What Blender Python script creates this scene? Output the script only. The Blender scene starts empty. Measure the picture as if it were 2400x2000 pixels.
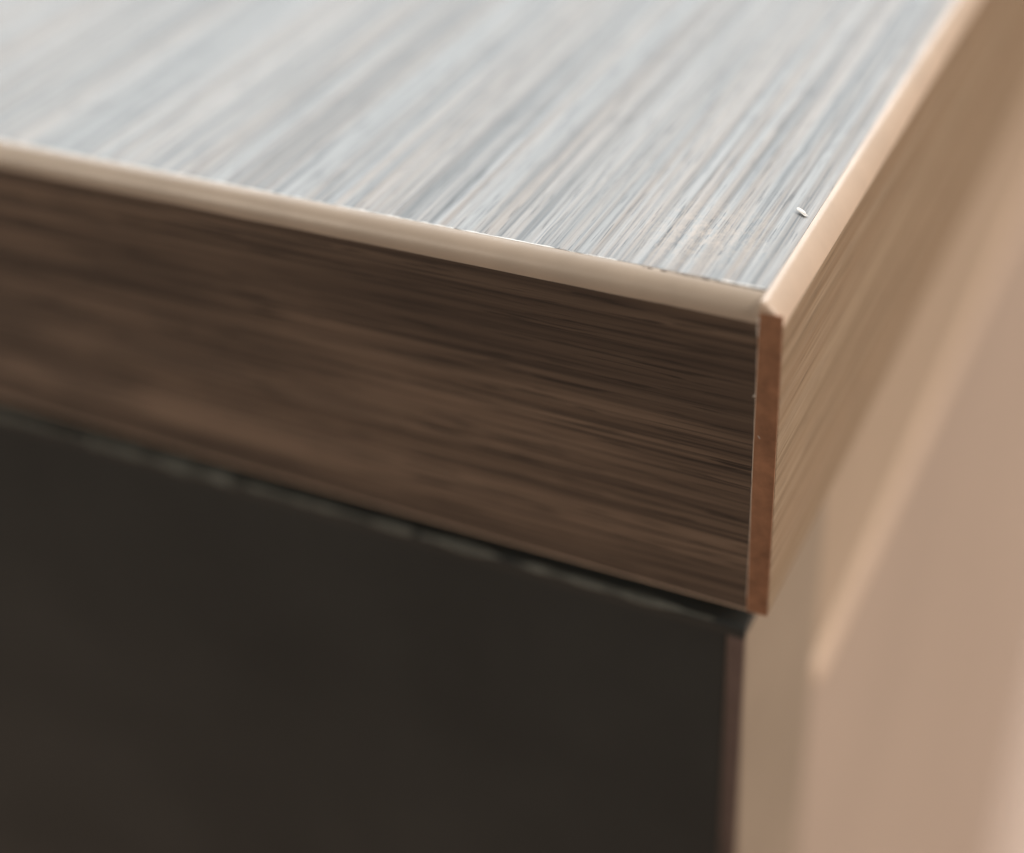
import bpy, bmesh, math, random
from mathutils import Matrix, Vector, noise

random.seed(7)
S = bpy.context.scene
COL = S.collection
MM = 0.001
TOP_Z = 0.75                      # height of the tabletop above the floor (m)

# ------------------------------------------------------------------ camera
cam_d = bpy.data.cameras.new('camera')
cam = bpy.data.objects.new('camera', cam_d)
COL.objects.link(cam)
right = Vector((0.895, 0.442, -0.064)).normalized()
fwd = Vector((-0.387, 0.696, -0.605)).normalized()
right = (right - fwd * right.dot(fwd)).normalized()
up = right.cross(fwd).normalized()
back = -fwd
cp = Vector((20.794, -70.634, 47.589)) * MM + Vector((0, 0, TOP_Z))
cam.matrix_world = Matrix(((right.x, up.x, back.x, cp.x),
                           (right.y, up.y, back.y, cp.y),
                           (right.z, up.z, back.z, cp.z),
                           (0, 0, 0, 1)))
cam_d.sensor_width = 36.0
cam_d.sensor_fit = 'HORIZONTAL'
cam_d.lens = 36.0 * 3068.0 / 2100.0
cam_d.clip_start = 0.002
cam_d.clip_end = 60.0
cam_d.dof.use_dof = True
cam_d.dof.focus_distance = 0.0938
cam_d.dof.aperture_fstop = 9.8
S.camera = cam

# ------------------------------------------------------------------ world and lamps
w = bpy.data.worlds.new('World')
S.world = w
w.use_nodes = True
w.node_tree.nodes['Background'].inputs['Color'].default_value = (0.95, 0.97, 1.0, 1)
w.node_tree.nodes['Background'].inputs['Strength'].default_value = 0.09


def area(name, loc, target, sx, sy, power, col):
    l = bpy.data.lights.new(name, 'AREA')
    l.shape = 'RECTANGLE'
    l.size, l.size_y = sx, sy
    l.energy = power
    l.color = col
    o = bpy.data.objects.new(name, l)
    COL.objects.link(o)
    o.location = loc
    o.rotation_euler = (Vector(target) - Vector(loc)).to_track_quat('-Z', 'Y').to_euler()
    return o


# daylight from a wide window behind the cabinet, and warm room light from the right
area('window_light', (-1.3, 2.5, 2.8), (0, 0, TOP_Z), 4.4, 2.4, 163, (0.92, 0.97, 1.0))
area('room_light', (2.3, 0.7, 2.6), (0, 0.1, TOP_Z), 1.6, 1.4, 80, (1.0, 0.87, 0.75))
area('front_fill_light', (-1.5, -1.3, 2.0), (-0.9, -0.9, 0), 0.9, 0.9, 18, (1.0, 0.86, 0.70))  # added warm fill, brightens the floor and the front faces

S.view_settings.view_transform = 'Standard'
S.view_settings.look = 'None'
S.view_settings.gamma = 1
S.view_settings.use_curve_mapping = False
S.view_settings.exposure = 0.0


# ------------------------------------------------------------------ materials
def new_mat(name):
    m = bpy.data.materials.new(name)
    m.use_nodes = True
    nt = m.node_tree
    return m, nt, nt.nodes['Principled BSDF']


def nd(nt, t, **kw):
    n = nt.nodes.new(t)
    for k, v in kw.items():
        setattr(n, k, v)
    return n


def stretched_noise(nt, per_mm, detail=4.0, rough=0.55, dist=0.0, off=(0, 0, 0)):
    """Noise in object space; per_mm = features per millimetre on each axis."""
    tc = nd(nt, 'ShaderNodeTexCoord')
    mp = nd(nt, 'ShaderNodeMapping')
    mp.inputs['Scale'].default_value = tuple(1000.0 * s for s in per_mm)
    mp.inputs['Location'].default_value = off
    n = nd(nt, 'ShaderNodeTexNoise')
    n.inputs['Scale'].default_value = 1.0
    n.inputs['Detail'].default_value = detail
    n.inputs['Roughness'].default_value = rough
    n.inputs['Distortion'].default_value = dist
    nt.links.new(tc.outputs['Object'], mp.inputs['Vector'])
    nt.links.new(mp.outputs['Vector'], n.inputs['Vector'])
    return n.outputs['Fac']


def ramp(nt, fac, stops):
    r = nd(nt, 'ShaderNodeValToRGB')
    els = r.color_ramp.elements
    while len(els) < len(stops):
        els.new(0.5)
    for e, (p, c) in zip(els, stops):
        e.position = p
        e.color = (*c, 1) if len(c) == 3 else c
    nt.links.new(fac, r.inputs['Fac'])
    return r.outputs['Color']


def mix(nt, fac, a, b, mode='MIX'):
    m = nd(nt, 'ShaderNodeMix', data_type='RGBA', blend_type=mode)
    for sock, v in ((m.inputs['Factor'], fac), (m.inputs['A'], a), (m.inputs['B'], b)):
        if hasattr(v, 'is_linked'):
            nt.links.new(v, sock)
        elif isinstance(v, (int, float)):
            sock.default_value = v
        else:
            sock.default_value = (*v, 1)
    return m.outputs['Result']


def g(v):
    return (v, v, v)


def bump(nt, bsdf, h, strength, dist):
    b = nd(nt, 'ShaderNodeBump')
    b.inputs['Strength'].default_value = strength
    b.inputs['Distance'].default_value = dist
    nt.links.new(h, b.inputs['Height'])
    nt.links.new(b.outputs['Normal'], bsdf.inputs['Normal'])


def wood_decor(name, axis, cols, rough=0.5, spec=0.5, bump_s=0.35, seed=0.0, fine=1.0, thin_a=0.7, pore_a=0.7, scuff=None, broad_s=0.28, tooth=0.0, figure_shade=0.0, short=1.0, streak_a=1.0):
    """Printed wood laminate; axis = the direction the grain runs ('X' or 'Y')."""
    m, nt, b = new_mat(name)

    def sc(across, along):
        return (along, across, across) if axis == 'X' else (across, along, across)
    o = (seed, seed * 1.7, seed * 0.6)
    broad = stretched_noise(nt, sc(broad_s, 0.008), 3, 0.5, 0.1, o)
    streak = stretched_noise(nt, sc(0.95 * fine, 0.011), 3, 0.6, 0.1, (o[0] + 9, o[1], o[2]))
    thin = stretched_noise(nt, sc(2.6 * fine, 0.045 * short), 4, 0.6, 0.3, (o[0] + 21, o[1], o[2]))
    pore = stretched_noise(nt, sc(3.4 * fine, 0.16 * short), 2, 0.5, 0.3, (o[0] + 33, o[1], o[2]))
    dark, mid, light, tint = cols
    c = ramp(nt, streak, [(0.34, dark), (0.47, mid), (0.62, light)])
    if streak_a < 1.0:
        c = mix(nt, streak_a, mid, c)
    c = mix(nt, ramp(nt, broad, [(0.42, g(0)), (0.62, g(0.75))]), c, tint)
    c = mix(nt, ramp(nt, thin, [(0.36, g(thin_a)), (0.50, g(0))]), c, dark)
    c = mix(nt, ramp(nt, pore, [(0.33, g(pore_a)), (0.41, g(0))]), c, tuple(0.55 * v for v in dark))
    if figure_shade:                                 # dark decor patches, partly grain, partly painted-in shade for the front's right
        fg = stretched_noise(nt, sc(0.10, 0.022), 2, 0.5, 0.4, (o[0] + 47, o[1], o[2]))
        c = mix(nt, ramp(nt, fg, [(0.42, g(figure_shade)), (0.62, g(0))]), c, dark)
    if scuff:
        tc = nd(nt, 'ShaderNodeTexCoord')
        d = nd(nt, 'ShaderNodeVectorMath', operation='DISTANCE')
        d.inputs[1].default_value = tuple(v * MM for v in scuff[:3])
        nt.links.new(tc.outputs['Object'], d.inputs[0])
        f = nd(nt, 'ShaderNodeMapRange')
        f.inputs['From Min'].default_value = scuff[3] * MM
        f.inputs['From Max'].default_value = 0.0
        nt.links.new(d.outputs['Value'], f.inputs['Value'])
        spots = ramp(nt, stretched_noise(nt, (2.2, 1.2, 2.2), 4, 0.7), [(0.45, g(0)), (0.62, g(0.85))])
        c = mix(nt, mix(nt, 1.0, f.outputs['Result'], spots, 'MULTIPLY'), c, (0.52, 0.45, 0.39))
    nt.links.new(c, b.inputs['Base Color'])
    h = mix(nt, 0.5, ramp(nt, thin, [(0.35, g(0)), (0.6, g(1))]),
            ramp(nt, streak, [(0.35, g(0)), (0.62, g(1))]))
    h = mix(nt, 0.35, h, ramp(nt, pore, [(0.33, g(0)), (0.45, g(1))]))
    if tooth:                                  # fine pressed texture of the laminate
        h = mix(nt, tooth, h, stretched_noise(nt, sc(3.0, 5.0), 2, 0.5))
    bump(nt, b, h, bump_s, 0.00012)
    r = ramp(nt, streak, [(0.35, g(rough + 0.14)), (0.62, g(rough - 0.06))])
    nt.links.new(r, b.inputs['Roughness'])
    b.inputs['Specular IOR Level'].default_value = spec
    return m


def plain(name, col, rough, var=0.12, spec=0.5, scale=0.4, bump_s=0.1):
    m, nt, b = new_mat(name)
    n = stretched_noise(nt, (scale,) * 3, 5, 0.6)
    lo = tuple(v * (1 - var) for v in col)
    hi = tuple(min(1, v * (1 + var)) for v in col)
    nt.links.new(ramp(nt, n, [(0.3, lo), (0.7, hi)]), b.inputs['Base Color'])
    nt.links.new(ramp(nt, n, [(0.3, g(rough + 0.05)), (0.7, g(rough - 0.05))]), b.inputs['Roughness'])
    b.inputs['Specular IOR Level'].default_value = spec
    bump(nt, b, stretched_noise(nt, (scale * 6,) * 3, 3), bump_s, 0.00005)
    return m


M_TOP = wood_decor('grey_wood_laminate', 'Y',
                   ((0.165, 0.183, 0.197), (0.30, 0.313, 0.32), (0.385, 0.398, 0.40), (0.39, 0.34, 0.30)),
                   rough=0.47, spec=0.6, bump_s=0.26, seed=1.3, fine=2.2, thin_a=0.75, pore_a=0.75, broad_s=1.3, tooth=0.4, short=1.7, streak_a=0.75, scuff=(-7.0, 6.3, 0.0, 5.5))
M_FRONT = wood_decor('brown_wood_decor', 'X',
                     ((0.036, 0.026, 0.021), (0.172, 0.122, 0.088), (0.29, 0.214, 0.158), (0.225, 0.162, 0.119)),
                     rough=0.42, spec=0.5, seed=4.1, thin_a=0.95, pore_a=1.0, figure_shade=0.7, fine=1.2, short=0.9)
M_SIDE = wood_decor('tan_wood_decor', 'Y',
                    ((0.19, 0.135, 0.08), (0.31, 0.228, 0.145), (0.37, 0.28, 0.185), (0.31, 0.215, 0.135)),
                    rough=0.5, spec=0.4, seed=2.6, fine=1.8, thin_a=0.6, pore_a=0.5)
M_ABS = plain('cream_edge_plastic', (0.70, 0.55, 0.43), 0.35, 0.07, scale=0.25)
M_LIP = plain('cream_front_plastic', (0.56, 0.465, 0.375), 0.32, 0.10, scale=0.12, bump_s=0.3)
M_CUT = plain('brown_cut_plastic', (0.33, 0.165, 0.09), 0.55, 0.3, scale=0.7)
M_GLUE = plain('white_glue', (0.80, 0.77, 0.72), 0.3, 0.06, scale=2.0)
M_SEAM = plain('dark_seam', (0.11, 0.08, 0.06), 0.7, 0.1, scale=2.0)
M_DOOR = plain('anthracite_laminate', (0.034, 0.039, 0.039), 0.5, 0.15, spec=0.35, scale=0.05, bump_s=0.15)
M_DUST = plain('dusty_grey_edge', (0.18, 0.195, 0.18), 0.95, 0.7, scale=0.3)
M_DOORBAND = plain('taupe_edge_plastic', (0.30, 0.245, 0.185), 0.5, 0.05, scale=0.06)
M_DOORCUT = plain('umber_cut_plastic', (0.15, 0.108, 0.098), 0.6, 0.2, scale=0.3)
M_BODY = plain('beige_board', (0.455, 0.365, 0.30), 0.45, 0.05, scale=0.02, bump_s=0.03)
M_RAIL = plain('tan_board', (0.44, 0.345, 0.255), 0.5, 0.05, scale=0.05, bump_s=0.03)
M_PARTICLE = plain('particle_board', (0.42, 0.30, 0.18), 0.85, 0.35, scale=0.8)


def floor_mat():
    m, nt, b = new_mat('pale_floor')
    n = stretched_noise(nt, (0.012, 0.002, 0.01), 5, 0.6)
    nt.links.new(ramp(nt, n, [(0.3, (0.44, 0.305, 0.225)), (0.7, (0.54, 0.385, 0.29))]), b.inputs['Base Color'])
    b.inputs['Roughness'].default_value = 0.5
    return m


# ------------------------------------------------------------------ mesh helpers
CORNER = Vector((0, 0, TOP_Z))    # tabletop's front right top corner: all part meshes are drawn around it, in mm
ROOT_LOC = Vector((-0.30, 0.22, 0))


def link(name, bm, mat, parent=None, smooth=True):
    bmesh.ops.recalc_face_normals(bm, faces=bm.faces)
    me = bpy.data.meshes.new(name)
    for v in bm.verts:
        v.co *= MM
    bm.to_mesh(me)
    bm.free()
    me.materials.append(mat)
    if smooth:
        for p in me.polygons:
            p.use_smooth = True
        me.set_sharp_from_angle(angle=math.radians(40))
    o = bpy.data.objects.new(name, me)
    COL.objects.link(o)
    if parent is None:
        o.location = CORNER
    elif parent is root:
        o.parent = parent
        o.location = CORNER - ROOT_LOC
    else:
        o.parent = parent          # a part's own origin already sits on the corner
    return o


def box(x0, x1, y0, y1, z0, z1, bev=0.0, seg=3):
    bm = bmesh.new()
    bmesh.ops.create_cube(bm, size=1)
    for v in bm.verts:
        v.co = Vector((x0 if v.co.x < 0 else x1, y0 if v.co.y < 0 else y1, z0 if v.co.z < 0 else z1))
    if bev:
        bmesh.ops.bevel(bm, geom=list(bm.edges), offset=bev, segments=seg, profile=0.5, affect='EDGES')
    return bm


def sweep(stations, ring):
    """ring(s) -> closed list of points at each station; capped at both ends."""
    bm = bmesh.new()
    rows = [[bm.verts.new(p) for p in ring(s)] for s in stations]
    for a, b in zip(rows, rows[1:]):
        for i in range(len(a)):
            j = (i + 1) % len(a)
            bm.faces.new((a[i], a[j], b[j], b[i]))
    bm.faces.new(rows[0][::-1])
    bm.faces.new(rows[-1])
    return bm


def steps(a, b, near, far_n=24):
    """Stations from a to b, dense (near spacing) at the a end."""
    out, x, d = [a], a, near
    while x + d * 1.02 < b:
        x += d
        d *= 1.06
        out.append(x)
    out[-1] = b
    return out


def nz(x, y=0.0, z=0.0):
    return noise.noise(Vector((x, y, z)))


# ------------------------------------------------------------------ setting
fb = bmesh.new()
bmesh.ops.create_grid(fb, x_segments=1, y_segments=1, size=6)
for v in fb.verts:
    v.co *= 1000
floor = link('floor', fb, floor_mat(), smooth=False)
floor.location = (0, 0, 0)
floor['kind'] = 'structure'

# ------------------------------------------------------------------ the cabinet
W, D, H = 600.0, 440.0, 25.0      # tabletop, mm
T = 1.46                          # edge band thickness
RF = 1.38
R_ = 1.5                          # radius milled along the top edges
root = bpy.data.objects.new('cabinet', None)
COL.objects.link(root)
root.location = ROOT_LOC
root['label'] = 'wood-look cabinet with grey laminate top, brown edge banding and dark door front'
root['category'] = 'cabinet'

# --- tabletop slab and its laminate sheet
top = link('tabletop', box(-W + T, -T - 0.02, T + 0.02, D, -H + 0.05, -0.75), M_PARTICLE, root, False)


bm = bmesh.new()
xs = [-T - 0.03 - s for s in steps(0, W - 2 * T, 0.35)]
rows = []
for x in xs:
    e = 0.05 * nz(x * 1.7, 3.0) + 0.03 * nz(x * 6.0, 8.0)      # slightly ragged sawn edge
    rows.append([bm.verts.new(p) for p in ((x, T + 0.03 + e, -0.7), (x, T + 0.03 + e, -0.03),
                                           (x, T + 0.06 + e, 0.0), (x, D, 0.0), (x, D, -0.7))])
for a, b in zip(rows, rows[1:]):
    for i in range(5):
        j = (i + 1) % 5
        bm.faces.new((a[i], a[j], b[j], b[i]))
bm.faces.new(rows[0])
bm.faces.new(rows[-1][::-1])
link('laminate_sheet', bm, M_TOP, top, False)


# --- front edge band: plastic body with a milled radius, printed face below it
def front_ring(x):
    pts = [(x, T, -H + 0.02)]
    wob = 0.03 * nz(x * 0.35, 1.0)
    n = 8
    for i in range(n + 1):
        a = math.pi / 2 * i / n
        u, k = i / n, 0.2                        # milled edge, a slightly flattened round
        yy = T * (k * (1 - u) + (1 - k) * (1 - math.sin(a)))
        zz = -0.006 - (RF + wob - 0.006) * (k * u + (1 - k) * (1 - math.cos(a)))
        pts.append((x, yy, zz))
    for i in range(4):
        a = math.pi / 2 * i / 3
        pts.append((x, 0.35 - 0.35 * math.cos(a), -H + 0.35 - 0.35 * math.sin(a)))
    return pts


xs = [-T - 0.04 - s for s in steps(0, W - 2 * T, 0.5)]
band = link('front_edge_band', sweep(xs, front_ring), M_LIP, top)
bm = bmesh.new()
rows = []
for x in xs:
    e = 0.05 * nz(x * 0.22, 5.0) + 0.02 * nz(x * 1.3, 6.0)
    zt, zb = -RF - 0.08 + e, -H + 0.42 + 0.03 * nz(x * 0.4, 7.0)
    rows.append([bm.verts.new(p) for p in ((x, 0.02, zt), (x, -0.035, zt - 0.03), (x, -0.035, zb + 0.03), (x, 0.02, zb))])
for a, b in zip(rows, rows[1:]):
    for i in range(4):
        j = (i + 1) % 4
        bm.faces.new((a[i], a[j], b[j], b[i]))
bm.faces.new(rows[0])
bm.faces.new(rows[-1][::-1])
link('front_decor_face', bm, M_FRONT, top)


# --- right edge band
def side_ring(y):
    # the front end is eased a little so it is not knife sharp
    s = 0.0
    if y < 0.32:
        k = (y + 0.06) / 0.38
        s = 0.30 * (1 - math.sqrt(max(0.0, 1 - (1 - k) ** 2)))
    pts = [(-T, y, -H + 0.02 + s), (-T, y, -0.0 - s)]
    n = 8
    for i in range(n + 1):
        a = math.pi / 2 * i / n
        u, k = i / n, 0.5
        pts.append((-T + 0.25 + (T - 0.25 - s * 0.1) * (k * u + (1 - k) * math.sin(a)), y,
                    0.0 - s - 1.40 * (k * u + (1 - k) * (1 - math.cos(a)))))
    for i in range(4):
        a = math.pi / 2 * i / 3
        pts.append((-0.35 - s * 0.1 + 0.35 * math.cos(a), y, -H + 0.35 + s - 0.35 * math.sin(a)))
    return pts


ys = [-0.06, -0.04, 0.0, 0.06, 0.14, 0.22, 0.32] + [0.5 + s for s in steps(0, D - 0.5, 1.2)]
link('side_edge_band', sweep(ys, side_ring), M_ABS, top)
# raw sawn end of that band
bm = box(-T + 0.02, -0.015, -0.085, 0.06, -H + 0.26, -0.62, 0.05, 2)
link('cut_band_end', bm, M_CUT, top)
bm = box(-0.04, 0.03, 0.02, D, -H + 0.42, -1.42, 0.02, 1)
link('side_decor_face', bm, M_SIDE, top)

# --- glue squeezed out of the corner joint and along the laminate edge
def bead(points, rad, seed, freq=0.45):
    bm = bmesh.new()
    rows = []
    for k, p in enumerate(points):
        p = Vector(p)
        q = Vector(points[min(k + 1, len(points) - 1)]) - Vector(points[max(k - 1, 0)])
        q.normalize()
        u = q.orthogonal().normalized()
        v = q.cross(u)
        r = rad * (0.75 + 0.9 * nz(k * freq, seed)) if 0 < k < len(points) - 1 else rad * 0.15
        r = max(r, rad * 0.15)
        rows.append([bm.verts.new(p + r * (math.cos(a) * u + math.sin(a) * v)) for a in [i * math.pi / 3 for i in range(6)]])
    for a, b in zip(rows, rows[1:]):
        for i in range(6):
            j = (i + 1) % 6
            bm.faces.new((a[i], a[j], b[j], b[i]))
    bm.faces.new(rows[0])
    bm.faces.new(rows[-1][::-1])
    return bm


link('glue_bead', bead([(-T - 0.03, -0.03 + 0.0 * k, -1.1 - 0.12 * k) for k in range(12)], 0.085, 1.0), M_GLUE, top)
link('glue_bead', bead([(-T - 0.02, -0.05, -3.0 - 0.35 * k) for k in range(60)], 0.022, 2.0), M_GLUE, top)
link('glue_bead', bead([(-T - 0.05 - 0.03 * k, -0.06, -6.6 - 0.05 * k) for k in range(5)], 0.07, 3.0), M_GLUE, top)
link('glue_bead', bead([(-T + 0.25 + 0.06 * k, -0.10, -9.6 - 0.07 * k) for k in range(4)], 0.035, 4.0), M_GLUE, top)
for (a, b, r, sd) in ((1.6, 4.5, 0.06, 11), (11.0, 14.5, 0.04, 12), (15.2, 22, 0.055, 13), (22.3, 34, 0.05, 14), (33.8, 75, 0.055, 15)):
    n = int((b - a) / 0.25)
    bm = bmesh.new()                              # thin, uneven film scraped flat over the joint
    rows = []
    for k in range(n + 1):
        x = -(a + (b - a) * k / n)
        y0 = T - 0.01 + 0.03 * nz(k * 0.4, sd)
        y1 = y0 + (r * (1.6 + 1.8 * nz(k * 0.35, sd + 3.3)) if 0 < k < n else 0.01)
        rows.append([bm.verts.new(p) for p in ((x, y0, -0.01), (x, y0, 0.007), (x, max(y1, y0 + 0.01), 0.007), (x, max(y1, y0 + 0.01), -0.01))])
    for p, q in zip(rows, rows[1:]):
        for i in range(4):
            bm.faces.new((p[i], p[(i + 1) % 4], q[(i + 1) % 4], q[i]))
    bm.faces.new(rows[0])
    bm.faces.new(rows[-1][::-1])
    link('glue_line', bm, M_GLUE, top, False)
n = 40
link('open_seam', bead([(-T - 0.05 - 8.0 * k / n, T - 0.10, -0.03 - 0.05 * k / n) for k in range(n + 1)], 0.075, 21), M_SEAM, top)

# --- dark door under the top, edge banded on its right and top
DZ = -H - 1.75
DY = 0.25
DX = -T - 0.02
door = link('door', box(-W + 4, DX - 1.42, DY, DY + 19.5, -TOP_Z * 1000 + 80, DZ - 0.75, 0.25, 2), M_DOOR, root)


def door_top_ring(x):
    pts = [(x, DY + 19.5, DZ - 0.73), (x, DY + 19.5, DZ)]
    for i in range(7):
        a = math.pi / 2 * i / 6
        pts.append((x, DY - 0.02 + 0.4 - 0.4 * math.sin(a), DZ - 0.4 + 0.4 * math.cos(a)))
    pts.append((x, DY - 0.02, DZ - 1.1))
    pts.append((x, DY + 0.3, DZ - 1.1))
    return pts


link('door_top_edge', sweep([DX - 0.1 - s for s in steps(0, W - 10, 0.8)], door_top_ring), M_DOOR, door)  # carried over the right end, its dark colour stands in for gap shade
for (a, b, r, sd) in ((2.2, 26, 0.33, 31), (26.2, 42, 0.3, 32), (42.1, 58, 0.55, 33), (58.1, 110, 0.36, 34)):
    n = int((b - a) / 0.5)
    link('dust_line', bead([(DX - (a + (b - a) * k / n), DY + 0.16 + 0.05 * nz(k * 0.2, sd), DZ - 0.16 + 0.05 * nz(k * 0.15, sd + 5))
                            for k in range(n + 1)], r, sd, 0.14), M_DUST, door)


def door_side_ring(z):
    s = max(0.0, (z - (DZ - 1.0)))
    s = 0.0 if s <= 0 else 1.0 - math.sqrt(max(0, 1 - s * s * 0.9))
    pts = [(DX - 1.40, DY + 19.5, z), (DX - 1.40, DY + 0.02 + s, z)]
    for i in range(7):
        a = math.pi / 2 * i / 6
        pts.append((DX - 0.4 + (0.4 - s * 0.8) * math.sin(a), DY + s + 0.4 - 0.4 * math.cos(a), z))
    pts.append((DX - s * 0.8, DY + 19.2, z))
    return pts


zs = [DZ - 0.78 - 0.05 * i for i in range(8)] + [DZ - 1.2 - s for s in steps(0, 640, 2)]
link('door_side_edge', sweep(zs, door_side_ring), M_DOORBAND, door)

link('door_band_cut', box(DX - 1.36, DX - 0.12, DY - 0.05, DY + 0.03, -TOP_Z * 1000 + 82, DZ - 1.12, 0.03, 1), M_DOORCUT, door)

# --- carcass: recessed top rail, side panels, back, bottom, plinth
BY = DY + 19.6
link('top_rail', box(-T - 20, -T - 0.5, BY, D - 5, -51.2, -H), M_RAIL, root, False)
panel = link('side_panel', box(-18, -T - 0.03, BY, D - 5, -TOP_Z * 1000 + 60, -52.0, 0.3, 2), M_BODY, root)
link('panel_top_edge', box(-18, -T + 0.35, BY + 0.05, D - 5.05, -54.6, -50.2, 2.1, 6), M_ABS, panel)
link('side_panel', box(-W + 2, -W + 20, BY, D - 5, -TOP_Z * 1000 + 60, -H, 0.8, 2), M_BODY, root)
link('back_panel', box(-W + 21, -19, D - 14, D - 6, -TOP_Z * 1000 + 60, -H - 0.5), M_BODY, root, False)
link('bottom_panel', box(-W + 21, -19, BY, D - 15, -TOP_Z * 1000 + 62, -TOP_Z * 1000 + 80), M_BODY, root, False)
link('plinth', box(-W + 30, -30, BY + 30, D - 15, -TOP_Z * 1000, -TOP_Z * 1000 + 59), M_DOOR, root, False)

# ------------------------------------------------------------------ tiny white chip on the top
bm = bmesh.new()
bmesh.ops.create_icosphere(bm, subdivisions=2, radius=1)
for v in bm.verts:
    k = 1 + 0.7 * nz(v.co.x * 2.3 + 4, v.co.y * 2.3, v.co.z * 1.6)
    v.co = Vector((v.co.x * 0.5 * k, v.co.y * 0.17 * k, v.co.z * 0.035 * k + 0.12 - 0.06 * v.co.x))
bmesh.ops.rotate(bm, verts=bm.verts, cent=(0, 0, 0), matrix=Matrix.Rotation(math.radians(-35), 3, 'Z'))
bmesh.ops.translate(bm, verts=bm.verts, vec=(-2.35, 10.7, 0.03))
chip = link('paint_chip', bm, plain('white_paint', (0.88, 0.86, 0.82), 0.4, 0.04, scale=2.0))
chip['label'] = 'tiny white chip lying on the grey laminate near the right edge'
chip['category'] = 'chip'
